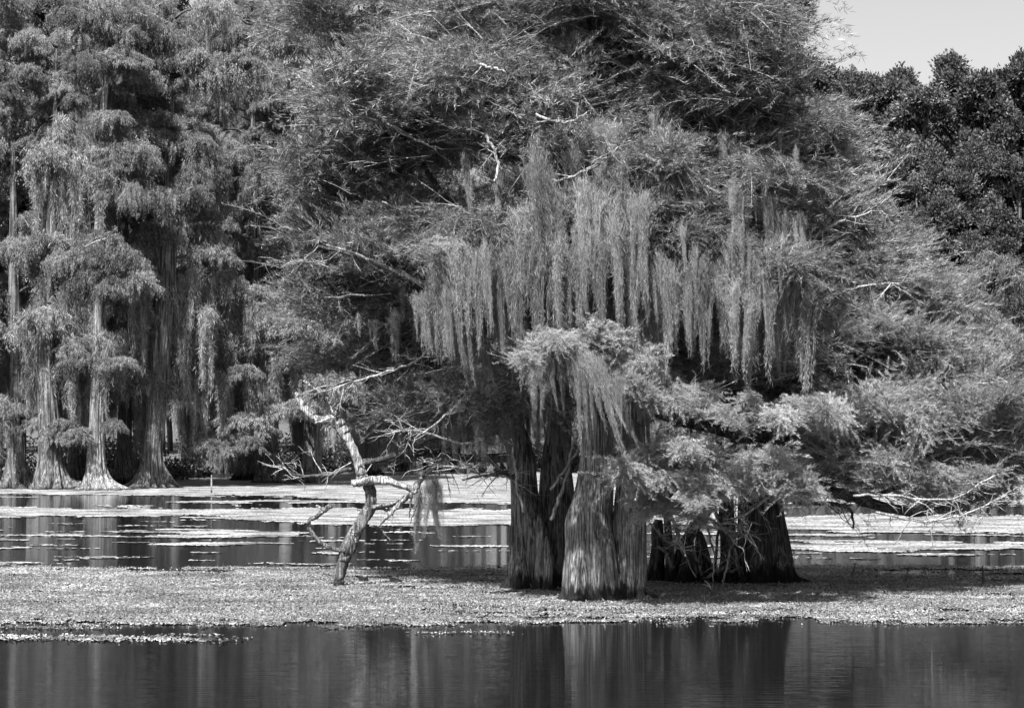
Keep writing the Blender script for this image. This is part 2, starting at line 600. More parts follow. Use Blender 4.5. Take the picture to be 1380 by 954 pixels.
o = sheet('bank', -400, 400, 120, 700,
          lambda x, y: -.25 + 1.5 * np.clip((y - shore(x)) / 24, -.2, 1) + .4 * vnoise(x / 6, y / 6, 3) * np.clip((y - 160) / 30, 0, 1), M_ground, 400, 140)
tag(o, kind='structure')


def coverage(x, y):
    """how thickly the weed covers the water, as seen along photo column x and row y of the water plane"""
    n1 = vnoise(x / 150, y / 5, 1) - .5
    n2 = vnoise(x / 37, y / 2.2, 2) - .5
    n3 = vnoise(x / 9, y / 1.3, 4) - .5
    e = n1 * 7 + n2 * 4 + n3 * 2
    yy = y + e
    ne = 6 * (vnoise(x / 260, 0 * y, 17) - .5) + 8 * (vnoise(x / 45, y / 6, 18) - .5) + 5 * (vnoise(x / 12, y / 3, 19) - .5)
    L, R = 1 - ss(380, 520, x), ss(1000, 1080, x)
    Mid = 1 - L - R * (1 - L)
    # the wide front mat
    c = ss(764 - 6 * R, 769 - 6 * R, yy) * (1 - ss(833, 839, y + ne + e * .9 - 3 * R + 4 * ss(520, 700, x) * (1 - ss(820, 900, x))))
    hole = ss(.62, .80, vnoise(x / 75, y / 2.6, 5)) * .45 + ss(.66, .8, vnoise(x / 22, y / 1.4, 6)) * .25
    c = c * (1 - hole)
    c = c - .75 * R * ss(1150, 1210, x) * ss(767, 770, yy) * (1 - ss(775, 779, yy)) * (vnoise(x / 60, y / 3, 8) > .3)
    c = c * (1 - .45 * ss(816, 830, y + ne) * ss(480, 660, x))
    # far bands
    c = np.maximum(c, .94 * ss(628, 634, yy) * (1 - ss(665 + 12 * Mid + 14 * R, 668 + 13 * Mid + 14 * R, yy)))
    c = np.maximum(c, .97 * ss(682 + 4 * Mid + 10 * R, 686 + 4 * Mid + 10 * R, yy) * (1 - ss(694 + 12 * (1 - L) * (1 - R) + 22 * R + 8 * ss(150, 480, x) * L, 698 + 12 * Mid + 20 * R + 8 * ss(150, 480, x) * L, yy)))
    c = np.maximum(c, R * ss(731, 734, yy) * (1 - ss(740, 742, yy)))
    # drifting lines on the open water between
    s1 = vnoise(x / 210 + y / 11, y / 3.4 - x / 260, 12)
    s2 = vnoise(x / 60, y / 1.5, 13)
    line = ss(.74, .80, s1) * (s2 > .25) * (y > 668) * (y < 766)
    c = np.maximum(c, line * .9)
    s3 = vnoise(x / 90, y / 1.6, 15)
    c = np.maximum(c, .8 * (s3 > .86) * (y > 700) * (y < 766) * (vnoise(x / 5, y * 3, 16) > .35))
    # specks floating off the near edge
    sp = (1 - ss(.0, 10, np.abs(yy - 862 - 4 * np.sin(x / 60)))) * ss(330, 250, x) if False else (1 - ss(0, 9, np.abs(yy - 861))) * (1 - ss(250, 420, x))
    sp = np.maximum(sp, (1 - ss(0, 5, np.abs(yy - 847))) * (1 - ss(120, 220, x)))
    sp = np.maximum(sp, .8 * (1 - ss(0, 5, np.abs(yy - 853))) * ss(520, 580, x) * (1 - ss(660, 760, x)))
    c = np.maximum(c, sp * .62)
    c = np.maximum(c, (.30 + .5 * (vnoise(x / 40, y / 2.5, 27) > .5)) * ss(826, 834, y + ne) * (1 - ss(834, 850, y + ne)))
    return c


def weed_mat(name, label, y_lo, y_hi, dx, dyp, seed, hgt=.02):
    rng = np.random.default_rng(seed)
    xs = np.arange(-260, 1640, dx)
    ys = np.arange(y_lo, y_hi, dyp)
    gx, gy = np.meshgrid(xs, ys)
    cx, cy = gx[:-1, :-1] + dx / 2, gy[:-1, :-1] + dyp / 2
    cov = coverage(cx, cy)
    keep = cov * 1.18 > .12 + .95 * (.55 * rng.uniform(0, 1, cov.shape) + .45 * vnoise(cx / (dx * 2.3), cy / (dyp * 1.6), seed))
    jx = gx + rng.uniform(-.38, .38, gx.shape) * dx
    jy = gy + rng.uniform(-.38, .38, gy.shape) * dyp
    Yw = CAMH * FPX / (jy - HOR)
    v = np.stack([(jx - 690) * Yw / FPX, Yw, .006 + hgt * rng.uniform(0, 1, gx.shape)], -1).reshape(-1, 3)
    i = np.arange(gx.size).reshape(gx.shape)
    f = np.stack([i[1:, :-1], i[1:, 1:], i[:-1, 1:], i[:-1, :-1]], -1)[keep]
    used = np.unique(f)
    remap = np.zeros(len(v), int)
    remap[used] = np.arange(len(used))
    mb = MB()
    mb.add(v[used], remap[f].reshape(-1, 4), 0)
    o = link(name, mb.mesh(name, [M_mat]))
    return tag(o, label, 'water weed', None, 'stuff')


weed_mat('floating_weed', 'wide pale mat of floating weed round the feet of the near trees', 763, 872, 1.9, .62, 21, .03)
weed_mat('floating_weed', 'thin pale streaks of weed drifting on the dark middle water', 681, 763, 3.4, .55, 22, .02)
weed_mat('floating_weed', 'far band of weed along the foot of the far trees', 630, 681, 4.0, .5, 23, .02)


def weed_leaves(n, seed):
    rng = np.random.default_rng(seed)
    x = rng.uniform(-200, 1580, n * 2)
    y = 762 + 92 * rng.uniform(0, 1, n * 2) ** .9
    k = (coverage(x, y) > rng.uniform(.25, .9, n * 2)) & (vnoise(x / 11, y / 1.7, 31) * .6 + vnoise(x / 70, y / 3.5, 32) * .4 > rng.uniform(.22, .5, n * 2))
    x, y = x[k][:n], y[k][:n]
    Yw = CAMH * FPX / (y - HOR)
    p = np.stack([(x - 690) * Yw / FPX, Yw, .01 + .03 * rng.uniform(0, 1, len(x))], -1)
    d = rng.normal(size=p.shape) * np.array([1, 1, .35]) + np.array([0, 0, .18])
    mb = MB()
    v, f = kites(p, d, .034 * np.exp(rng.normal(size=len(x)) * .5), .022 * rng.uniform(.6, 1.4, len(x)), rng)
    mb.add(v, f, 0)
    o = link('floating_leaves', mb.mesh('floating_leaves', [M_weed]))
    return tag(o, 'small pale leaves standing up out of the near weed mat', 'water weed', None, 'stuff')


weed_leaves(280000, 41)


# ------------------------------------------------------------------ far wood
CROWN = [broad_crown(500 + i, M_broad, R=3.2 + .4 * i, H=8.5 + i, lobes=22 + 3 * i) for i in range(4)]
PALECROWN = broad_crown(540, M_paleb, lobes=40, leaves=900, R=2.9, H=14.5, size=.26, lobe=1.15, conic=.3)


def pole_mesh(h, r, seed):
    rng = np.random.default_rng(seed)
    mb = MB()
    z = np.linspace(-.6, h, 9)
    pts = np.stack([np.cumsum(rng.normal(size=9) * .12), np.cumsum(rng.normal(size=9) * .12), z], 1)
    pts -= pts[0] * np.array([1, 1, 0])
    tube(mb, pts, np.linspace(r, r * .35, 9), 9, 0, True)
    return mb.mesh('trunk', [M_barkfar])


POLES = [pole_mesh(16, .24, 600 + i) for i in range(3)]


def wood_tree(px, top_y, Y, crown, height, label, group, s=1.0, cat='tree'):
    """broadleaved tree whose top shows at photo row top_y"""
    ztop = CAMH + (HOR - top_y) * Y / FPX
    gz = -.6 + 1.6 * min(max((Y - 158) / 22, 0), 1)
    x = (px - 690) * Y / FPX
    t = thing('broadleaf_tree', label, cat, (x, Y, gz), group)
    ch = height * s
    tr = link('trunk', POLES[random.randrange(3)], t, (0, 0, 0), (0, 0, random.uniform(0, 6)), (1, 1, max((ztop - gz - ch * .35) / 16.0, .2)))
    cr = link('crown', crown, t, (0, 0, ztop - gz - ch - .8), (0, 0, random.uniform(0, 6.28)), (s * random.uniform(.9, 1.15), s * random.uniform(.9, 1.15), s))
    return t


HC = [8.5 + i + 1.4 for i in range(4)]
# right-hand wood: skyline first, then the lower crowns in front of it
GR = 'dark broadleaved trees of the wood on the right'
ORD = ['first', 'second', 'third', 'fourth', 'fifth', 'sixth', 'seventh', 'eighth', 'ninth', 'tenth', 'eleventh', 'twelfth']
sky_row = [(1000, 5, 174), (1035, 0, 168), (1072, 45, 172), (1118, 68, 175), (1160, 60, 178), (1205, 74, 176), (1248, 84, 172), (1285, 56, 178), (1330, 66, 174), (1375, 50, 176), (1420, 66, 175), (1470, 60, 178)]
for i, (px, ty, Y) in enumerate(sky_row):
    k = i % 4
    wood_tree(px, ty, Y, CROWN[k], HC[k], '%s skyline tree of the right-hand wood counted rightward from the big cypress' % ORD[i], GR, 1.0)
for (px, ty, Y) in [(1095, 175, 164), (1140, 165, 166), (1185, 185, 163), (1230, 160, 166), (1275, 190, 164), (1320, 170, 166), (1370, 180, 164), (1430, 170, 165), (1050, 150, 165)]:
    k = random.randrange(4)
    wood_tree(px, ty, Y, CROWN[k], HC[k], 'dark tree in the middle of the right-hand wood below the skyline crowns', GR, random.uniform(.75, .95))
for (px, ty, Y) in [(1125, 118, 184), (1180, 110, 185), (1240, 125, 184), (1300, 112, 185), (1350, 120, 184), (1270, 215, 171), (1320, 240, 171), (1220, 230, 171)]:
    k = random.randrange(4)
    wood_tree(px, ty, Y, CROWN[k], HC[k], 'dark tree deep in the right-hand wood behind the skyline crowns', GR, 1.0)
for (px, ty, Y) in [(1120, 270, 161), (1170, 262, 160), (1215, 290, 161), (1260, 250, 161), (1305, 285, 160), (1355, 260, 161), (1410, 280, 161), (1290, 375, 156), (1240, 385, 156), (1345, 390, 156), (1400, 380, 157)]:
    k = random.randrange(4)
    wood_tree(px, ty, Y, CROWN[k], HC[k], 'lower dark tree at the front edge of the right-hand wood', GR, random.uniform(.6, .8))
GL = 'dark trees of the far wood behind the cypresses'
for row, (Y, top) in enumerate([(182, -60), (170, 60), (163, 270), (177, 170)]):
    for px in range(-110 + 25 * row, 1080, 80):
        k = random.randrange(4)
        wood_tree(px + random.uniform(-15, 15), top + random.uniform(-45, 45) if row else top + random.uniform(-50, 20), Y + random.uniform(-2, 2), CROWN[k], HC[k],
                  'dark broadleaf tree in the far wood behind the cypresses', GL, [1.25, 1.15, 1.0, 1.2][row])
t = wood_tree(432, 70, 131, PALECROWN, 16, 'tall pale leafy tree between the left cypresses and the big cypress', None, 1.0)
t2 = wood_tree(405, 60, 140, PALECROWN, 16, 'pale leafy tree half hidden behind the drooping cypress tops on the left', None, .9)


def undergrowth(n, seed):
    rng = np.random.default_rng(seed)
    mb = MB()
    c = np.stack([rng.uniform(-52, 48, n), np.zeros(n), np.zeros(n)], 1)
    c[:, 1] = shore(c[:, 0]) + rng.uniform(.5, 7, n)
    hgt = rng.uniform(.5, 2.6, n) * (.5 + vnoise(c[:, 0] / 4, c[:, 1] / 4, 5))
    m = 120
    q = np.repeat(c, m, 0) + rng.normal(size=(n * m, 3)) * np.array([.55, .45, 0])
    q[:, 2] = np.repeat(hgt, m) * rng.uniform(0, 1, n * m) ** .8
    d = rng.normal(size=q.shape) * .7 + np.array([0, 0, .4])
    v, f = kites(q, d, .3 * rng.uniform(.5, 1.4, len(q)), .13 * rng.uniform(.6, 1.3, len(q)), rng)
    mb.add(v, f, 0)
    o = link('undergrowth', mb.mesh('undergrowth', [M_broad]))
    tag(o, 'dark tangled undergrowth along the far shore between the trunks', 'undergrowth', None, 'stuff')


undergrowth(900, 71)

# ------------------------------------------------------------------ far cypresses on the left
def far_cypress(label, trunk_px, ybase, tiers, moss=(), mat=None, flutes=11, amp=.42, seed=0, group='cypresses standing along the far water'):
    Y = Ywater(ybase)
    root = P(trunk_px[0][0], ybase, Y)
    t = thing('cypress_tree', label, 'tree', root, group)
    mb = MB()
    trunk_mesh(mb, trunk_px, Y, flutes, amp, seed, 60, 66)
    link('trunk', mb.mesh('trunk', [mat or M_barkfar], root), t)
    rng = np.random.default_rng(seed + 900)
    tp = np.array(trunk_px)[:, :2]
    crown = link('crown', None, t)
    n = 0
    full = []
    for q in tiers:
        if q[2] > 56:
            for _k in range(5):
                full.append((q[0] + rng.normal() * q[2] * .5, q[1] + rng.normal() * q[2] * .28, q[2] * rng.uniform(.36, .55), *q[3:]))
        else:
            full.append(q)
    for (px, py, w, *back) in full:
        Yc = Y + (rng.uniform(.8, 3.2) if back == [1] else rng.uniform(-9, -6.5) if back else rng.uniform(-1.2, .3))
        s = w * Yc / FPX / 2.0
        me = DROOP[rng.integers(3) * 3] if py > 530 else DROOP[rng.integers(len(DROOP))]
        child('foliage_clump', me, crown, P(px, py, Yc), root, (rng.normal() * .12, rng.normal() * .12, rng.uniform(0, 6.28)),
              (s, s, max(s * .85, .55)))
        if back == [1]:
            continue
        lb = MB()
        j = int(np.argmin(np.abs(tp[:, 1] - py - 25)))
        pts = np.stack([P(tp[j, 0], py + 14, Y), P((tp[j, 0] + px) / 2, py + 1, (Y + Yc) / 2), P(px, py + 2, Yc)])
        tube(lb, spline(pts, 7) + rng.normal(size=(7, 3)) * .04, np.linspace(.09, .035, 7), 5, 0)
        link('limb', lb.mesh('limb', [M_darktwig], root), t)
    if moss:
        ms = link('spanish_moss', None, t)
        for (px, py, ln, *front) in moss:
            Yc = Y + (rng.uniform(-8.5, -6) if front else rng.uniform(-.5, 2.0))
            s = ln * Yc / FPX / 3.3
            child('moss_festoon', FARMOSS[rng.integers(5)], ms, P(px, py, Yc), root, (0, rng.normal() * .04, rng.uniform(0, 6.28)), (min(s, 1.1), min(s, 1.1), s))
    return t


def tier_fill(x0, x1, y0, y1, n, w0, w1, rng):
    n = int(n * 1.5)
    return [(rng.uniform(x0, x1), y0 + (y1 - y0) * (i + rng.uniform(0, 1)) / n, rng.uniform(w0, w1) * .62, 1) for i in range(n)]


def moss_fill(x0, x1, y0, y1, n, l0, l1, rng):
    return [(rng.uniform(x0, x1), rng.uniform(y0, y1), rng.uniform(l0, l1)) for _ in range(n)]


r = np.random.default_rng(77)
far_cypress('fluted cypress at the left edge, its low limb spreading into a tuft',
            [(72, 659, 30), (70, 640, 20), (68, 600, 15), (64, 540, 13), (60, 480, 12), (66, 400, 9), (72, 250, 6), (76, 110, 3), (76, 60, 1)], 659,
            [(92, 575, 38), (72, 588, 28), (70, 330, 45), (60, 430, 55), (80, 130, 60), (60, 90, 60), (70, 210, 50)] + tier_fill(40, 110, -40, 520, 16, 40, 65, r),
            moss_fill(45, 120, 480, 520, 8, 60, 100, r) + moss_fill(50, 120, 150, 420, 20, 60, 110, r), None, 11, .42, 1)
far_cypress('pale barked cypress with the brightest bell shaped foot on the left',
            [(132, 660, 25), (131, 640, 15), (130, 610, 11), (130, 560, 9), (132, 480, 8), (132, 380, 7), (136, 250, 6), (142, 100, 4), (144, 50, 1)], 660,
            [(112, 345, 42), (142, 332, 46), (168, 352, 42), (88, 352, 34), (188, 378, 36), (120, 375, 32), (155, 385, 30), (112, 485, 36), (160, 490, 36), (92, 470, 30), (152, 572, 24), (105, 585, 34), (150, 80, 70), (130, 160, 60), (190, 215, 80), (170, 250, 60), (140, 30, 70)]
            + tier_fill(85, 200, -40, 480, 16, 40, 65, r),
            moss_fill(90, 190, 360, 470, 24, 60, 110, r) + moss_fill(80, 140, 150, 260, 14, 80, 130, r), M_barkpale, 12, .45, 2)
far_cypress('broad fluted cypress leaning right with two stems close together',
            [(205, 657, 31), (205, 640, 20), (206, 610, 13), (210, 560, 12), (214, 500, 14), (220, 430, 13), (227, 340, 10), (228, 200, 6), (232, 90, 3), (234, 40, 1)], 657,
            [(198, 512, 42), (228, 530, 30), (170, 505, 36), (215, 150, 85), (180, 125, 70), (240, 210, 75), (250, 80, 80), (250, 290, 70), (285, 340, 50), (220, 20, 80), (290, 100, 80)]
            + tier_fill(190, 290, -40, 470, 18, 40, 70, r),
            moss_fill(190, 300, 300, 430, 26, 80, 150, r) + moss_fill(180, 230, 530, 545, 5, 40, 70, r), None, 12, .45, 3)
far_cypress('dark cypress wedged between the pale one and the broad leaning one',
            [(168, 655, 20), (168, 630, 13), (168, 580, 9), (168, 480, 8), (166, 300, 7), (160, 60, 5)], 655,
            tier_fill(140, 200, 0, 560, 16, 40, 60, r), moss_fill(140, 200, 300, 560, 14, 60, 100, r), M_barkdark, 10, .4, 4)
far_cypress('dark slim cypress between the left edge tree and the pale one',
            [(102, 652, 18), (102, 630, 11), (103, 560, 8), (104, 400, 7), (106, 100, 4)], 652,
            tier_fill(80, 130, -20, 540, 14, 40, 60, r), moss_fill(80, 130, 300, 560, 12, 60, 100, r), M_barkdark, 9, .4, 14)
far_cypress('stout fluted cypress trunk under low tufts left of the dead snag',
            [(368, 650, 25), (366, 630, 18), (362, 600, 13), (358, 540, 10), (352, 420, 8), (345, 250, 6), (340, 60, 4)], 650,
            [(305, 572, 40, 2), (328, 566, 40, 2), (284, 600, 34, 2), (350, 574, 38, 2), (310, 600, 34, 2), (340, 595, 30, 2), (385, 552, 42, 2), (410, 545, 38, 2), (392, 478, 42, 2), (428, 470, 38, 2), (415, 395, 46, 2), (448, 425, 38, 2), (376, 425, 42, 2), (350, 462, 36, 2), (455, 515, 36, 2), (330, 500, 34, 2), (300, 455, 36, 2), (275, 500, 32, 2), (345, 395, 40, 2), (310, 385, 36, 2), (400, 440, 50, 2), (430, 455, 40, 2), (375, 520, 50), (360, 470, 50),  (345, 180, 70), (320, 220, 60), (370, 250, 70), (310, 140, 70), (350, 130, 60), (385, 320, 60), (350, 45, 80)]
            + tier_fill(300, 410, -30, 530, 20, 40, 65, r),
            moss_fill(260, 400, 390, 500, 34, 80, 150, r) + [(x, y, l, 1) for x, y, l in moss_fill(250, 450, 390, 510, 30, 45, 100, r)], None, 12, .4, 5)
far_cypress('cypress with a tapering pale trunk just behind the dead snag',
            [(416, 650, 20), (416, 630, 15), (417, 600, 11), (418, 560, 9), (420, 450, 7), (424, 300, 5)], 650,
            [(430, 520, 60), (405, 510, 60), (440, 430, 60)] + tier_fill(390, 470, 250, 520, 10, 40, 60, r),
            moss_fill(385, 460, 480, 560, 14, 50, 90, r), None, 10, .38, 6)
far_cypress('dark wide cypress foot under a drooping pale tuft',
            [(292, 643, 22), (292, 630, 19), (292, 600, 14), (294, 540, 10), (290, 400, 8), (285, 200, 6), (280, 0, 4)], 643,
            [(270, 440, 60), (300, 470, 60)] + tier_fill(240, 340, -20, 480, 16, 45, 70, r),
            moss_fill(240, 340, 400, 540, 26, 80, 150, r), M_barkdark, 9, .35, 7)
far_cypress('dark cypress foot left of the stout fluted trunk',
            [(330, 647, 16), (331, 630, 12), (333, 590, 10), (334, 450, 8), (330, 200, 5)], 647,
            tier_fill(300, 360, 100, 560, 12, 40, 60, r), moss_fill(300, 360, 380, 520, 10, 80, 130, r), M_barkdark, 9, .35, 8)
far_cypress('slim far cypress stem left of the snag in the shade',
            [(262, 640, 10), (262, 620, 7), (258, 500, 5), (250, 300, 4), (245, 100, 3)], 640,
            tier_fill(225, 280, 40, 520, 12, 40, 60, r), moss_fill(225, 285, 360, 520, 14, 80, 140, r), M_barkdark, 8, .35, 9)
far_cypress('far cypress trunk in the shade right of the snag top',
            [(500, 641, 15), (500, 625, 10), (500, 580, 8), (502, 400, 6), (505, 150, 4)], 641,
            tier_fill(460, 540, 60, 580, 16, 50, 75, r), moss_fill(460, 540, 480, 580, 12, 50, 90, r), M_barkdark, 9, .35, 10)
far_cypress('far pale cypress trunk seen under the big tree\'s left boughs',
            [(560, 640, 13), (560, 625, 9), (560, 580, 7), (560, 400, 6), (560, 150, 4)], 640,
            tier_fill(530, 600, 100, 580, 14, 50, 75, r), moss_fill(530, 600, 500, 590, 10, 50, 80, r), M_barkpale, 9, .35, 11)
far_cypress('far dark cypress between the pale far trunk and the big trees',
            [(628, 639, 14), (628, 620, 9), (630, 570, 7), (632, 400, 6)], 639,
            tier_fill(590, 680, 200, 590, 14, 50, 75, r), moss_fill(590, 680, 500, 590, 10, 50, 80, r), M_barkdark, 9, .35, 12)
far_cypress('cypress cut by the left margin of the water',
            [(22, 658, 26), (22, 640, 17), (22, 600, 12), (20, 450, 9), (18, 240, 4), (16, 140, 1)], 658,
            [(20, 330, 80), (25, 560, 60), (20, 150, 70)] + tier_fill(-20, 50, -40, 520, 16, 45, 70, r),
            moss_fill(-20, 50, 380, 540, 20, 60, 120, r), None, 11, .42, 15)
far_cypress('outermost cypress far on the left',
            [(-45, 660, 26), (-45, 640, 17), (-44, 600, 12), (-42, 450, 9), (-40, 200, 4), (-38, 100, 1)], 660,
            tier_fill(-90, 0, -40, 600, 20, 50, 80, r), moss_fill(-90, 0, 380, 540, 16, 60, 120, r), None, 11, .42, 16)
# right margin: drooping cypress in front of the dark wood
far_cypress('drooping moss hung cypress at the right margin before the dark wood',
            [(1322, 641, 12), (1322, 620, 8), (1320, 500, 6), (1318, 430, 4), (1316, 395, 2)], 641,
            [(1300, 405, 70), (1275, 385, 50), (1330, 430, 60), (1295, 470, 60), (1345, 360, 55)] + tier_fill(1280, 1370, 400, 600, 9, 50, 75, r),
            moss_fill(1270, 1340, 400, 440, 6, 60, 100, r), M_barkpale, 8, .35, 17)
far_cypress('far cypress behind the low right bough',
            [(1190, 641, 12), (1190, 620, 8), (1190, 500, 6), (1190, 400, 4)], 641,
            tier_fill(1120, 1260, 420, 610, 14, 60, 85, r), moss_fill(1130, 1260, 500, 600, 12, 50, 80, r), M_barkdark, 8, .35, 18)
far_cypress('far cypress behind the right trunk of the near trees',
            [(1085, 641, 12), (1085, 620, 8), (1085, 500, 6), (1085, 400, 4)], 641,
            tier_fill(980, 1120, 420, 600, 14, 60, 85, r), moss_fill(980, 1120, 500, 590, 12, 50, 80, r), M_barkdark, 8, .35, 19)
far_cypress('far cypress behind the front trunk of the near trees',
            [(900, 639, 12), (900, 620, 8), (900, 500, 6), (900, 400, 4)], 639,
            tier_fill(720, 960, 420, 600, 18, 60, 85, r), moss_fill(720, 960, 500, 590, 14, 50, 80, r), M_barkdark, 8, .35, 20)


# ------------------------------------------------------------------ the near cypresses
class NearTree:
    def __init__(s, name, label, cat, px, py, seed):
        s.Y = Ywater(py)
        s.root = P(px, py, s.Y)
        s.t = thing(name, label, cat, s.root)
        s.crown = s.moss = None
        s.rng = np.random.default_rng(seed)

    def trunk(s, pix, flutes, amp, seed, mat, name='trunk', dY=0.0, dy=0.0, rows=90, sides=96):
        mb = MB()
        trunk_mesh(mb, pix, s.Y + dY, flutes, amp, seed, rows, sides, dy)
        return link(name, mb.mesh(name, [mat], s.root), s.t)

    def limb(s, pix, dY=0.0, dy=0.0, mat=None, twigs=0, tl=.6, name='limb', jit=.012, down=0.0, sides=8):
        mb = MB()
        pts, rad = limb_pts(pix, s.Y + dY, None, jit, dy, s.rng)
        tube(mb, pts, rad, sides, 0)
        side_twigs(mb, pts, rad, twigs, tl, s.rng, 1, down)
        return link(name, mb.mesh(name, [mat or M_darktwig, M_twig], s.root), s.t)

    def leaves(s, cx, cy, rx, ry, n, dY=(-1.5, 1.5), kinds=None, sc=(.8, 1.2), tilt=.4, flat=1.0, rim=0.0):
        if s.crown is None:
            s.crown = link('crown', None, s.t)
        for i in range(n):
            a = s.rng.uniform(0, 6.283)
            q = math.sqrt(s.rng.uniform(rim, 1))
            Yc = s.Y + s.rng.uniform(*dY)
            ms = kinds or NEEDLE
            k = s.rng.uniform(*sc)
            child('foliage_clump', ms[s.rng.integers(len(ms))], s.crown, P(cx + rx * q * math.cos(a), cy + ry * q * math.sin(a), Yc), s.root,
                  (s.rng.normal() * tilt * .5, s.rng.normal() * tilt * .5, s.rng.uniform(0, 6.283)), (k, k, k * flat))

    def arc(s, path, n, dY, kinds, sc, jit=9):
        """small sprays strung along a bough"""
        q = spline(path, n)
        for i in range(n):
            s.leaves(q[i, 0] + s.rng.normal() * jit, q[i, 1] + s.rng.normal() * jit * .6, 1, 1, 1, dY, kinds, sc, .7)

    def hang(s, x0, x1, y0, y1, n, l0, l1, dY=(-1.8, .5), lean=0.06, wide=1.0, low=498):
        if s.moss is None:
            s.moss = link('spanish_moss', None, s.t)
        for i in range(n):
            Yc = s.Y + s.rng.uniform(*dY)
            f = (i + s.rng.uniform(0, 1)) / n
            y = y0 + (y1 - y0) * s.rng.uniform(0, 1)
            k = min(s.rng.uniform(l0, l1), max(low - y + s.rng.uniform(-45, 12), 35)) * Yc / FPX / 2.15
            w = min(max(k, .5), 1.1) * wide * s.rng.uniform(.45, 1.15)
            child('moss_festoon', MOSS[s.rng.integers(len(MOSS))], s.moss, P(x0 + (x1 - x0) * f, y, Yc), s.root,
                  (s.rng.normal() * .04, -lean * s.rng.uniform(-.3, 2.2), s.rng.uniform(-.5, .5) + (3.14159 if False else 0)), (w, w, k))


def side_twigs(mb, pts, rad, n, tl, rng, mi, down=0.0):
    """forking bare twigs along a limb"""
    for _ in range(n):
        i = rng.integers(max(1, len(pts) // 5), len(pts))
        d = norm(np.array([rng.normal(), rng.normal() * .6, rng.normal() * .7 - down]) + .5 * norm(pts[i] - pts[i - 1]))
        L = tl * rng.uniform(.4, 1.4)
        q = pts[i] + np.outer(np.linspace(0, 1, 6), d) * L
        q[1:] += np.cumsum(rng.normal(size=(5, 3)) * .03 * L, axis=0)
        q[:, 2] -= np.linspace(0, 1, 6) ** 2 * L * .25 * (down + .2)
        tube(mb, q, np.linspace(min(.018, rad[i] * .6), .004, 6), 4, mi)
        for _k in range(rng.integers(1, 4)):
            j = rng.integers(2, 5)
            d2 = norm(d + rng.normal(size=3) * .6)
            q2 = q[j] + np.outer(np.linspace(0, 1, 4), d2) * L * .45
            q2[1:] += rng.normal(size=(3, 3)) * .02
            tube(mb, q2, np.linspace(.008, .003, 4), 3, mi)


# --- front cypress
A = NearTree('cypress_tree', 'huge moss draped cypress with a broad grey fluted trunk in front of the others', 'tree', 815, 808, 51)
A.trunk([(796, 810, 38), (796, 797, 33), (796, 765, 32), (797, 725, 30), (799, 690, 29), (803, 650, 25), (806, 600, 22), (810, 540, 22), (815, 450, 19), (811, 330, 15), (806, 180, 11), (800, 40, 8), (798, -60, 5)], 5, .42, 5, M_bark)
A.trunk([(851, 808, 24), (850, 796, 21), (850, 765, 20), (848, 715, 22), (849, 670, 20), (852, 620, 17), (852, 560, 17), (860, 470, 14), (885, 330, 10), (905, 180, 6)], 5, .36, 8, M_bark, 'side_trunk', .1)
A.trunk([(771, 808, 13), (772, 795, 12), (775, 740, 13), (774, 700, 12), (781, 670, 7)], 4, .2, 9, M_bark, 'buttress', -.1, 0, 40, 40)
for pix, dY in [([(812, 500, 10), (770, 440, 9), (720, 390, 7), (660, 350, 5), (600, 330, 4)], -.6), ([(815, 420, 10), (870, 350, 8), (940, 310, 6), (1010, 300, 4)], -.5),
                ([(808, 300, 9), (760, 250, 7), (690, 215, 5), (600, 190, 3)], -.4), ([(806, 220, 8), (860, 160, 6), (930, 130, 4), (990, 110, 3)], .3),
                ([(803, 130, 7), (740, 90, 5), (660, 70, 4), (580, 60, 3)], -.5), ([(812, 560, 8), (850, 500, 8), (900, 470, 6), (980, 450, 5), (1040, 440, 3)], -.3),
                ([(806, 520, 9), (770, 480, 8), (730, 455, 6), (690, 440, 4)], -1.2), ([(800, 60, 6), (850, 20, 5), (920, -10, 3)], 0)]:
    A.limb(pix, dY, -.8, M_darktwig, 10, .7)
A.leaves(800, 45, 235, 95, 52, (-2.6, 2.4))
A.leaves(610, 130, 150, 90, 26, (-2.4, 2.0))
A.leaves(950, 150, 120, 110, 26, (-2.4, 2.0))
A.leaves(790, 150, 130, 60, 14, (-2.6, .5))
A.leaves(940, 265, 110, 70, 18, (-2.6, 1))
A.leaves(630, 320, 85, 22, 9, (-2.2, .2), FRESH[:1] + NEEDLE)
A.leaves(800, 275, 110, 26, 11, (-2.4, .2))
A.leaves(900, 320, 110, 26, 9, (-2.2, .2))
A.leaves(790, 380, 190, 70, 18, (.4, 2.6))
A.leaves(960, 470, 120, 60, 12, (.4, 2.4))
A.leaves(800, -20, 260, 60, 30, (-2.4, 2.4))
A.arc([(708, 497), (724, 475), (748, 458), (775, 450), (805, 456), (832, 470), (852, 492), (862, 520)], 17, (-4.2, -2.6), FRESH, (.32, .62))
A.hang(585, 730, 312, 385, 26, 70, 185, (-2.7, -.6), .06, .85)
A.hang(690, 870, 250, 380, 40, 80, 225, (-2.7, -.4), .10, .85)
A.hang(695, 900, 140, 250, 34, 60, 160, (-2.8, -.4), .12, .85)
A.hang(850, 1085, 305, 420, 40, 60, 170, (-2.7, -.4), .05, .85)
A.hang(590, 1040, 330, 430, 8, 70, 130, (-.2, 1.5), .05)
A.hang(620, 1000, 210, 300, 16, 50, 110, (-2.7, -1.2), .06, .7)
A.hang(880, 1085, 170, 300, 22, 35, 90, (-3.0, -1.6), .06, .55)
A.hang(600, 1070, 300, 430, 26, 40, 120, (-3.2, -1.0), .07, .5)
A.hang(560, 700, 360, 420, 8, 60, 120, (-2.7, -1.2), .06, .7)
A.hang(778, 806, 466, 486, 5, 80, 140, (-4.1, -3.3), .24, .5, 615)
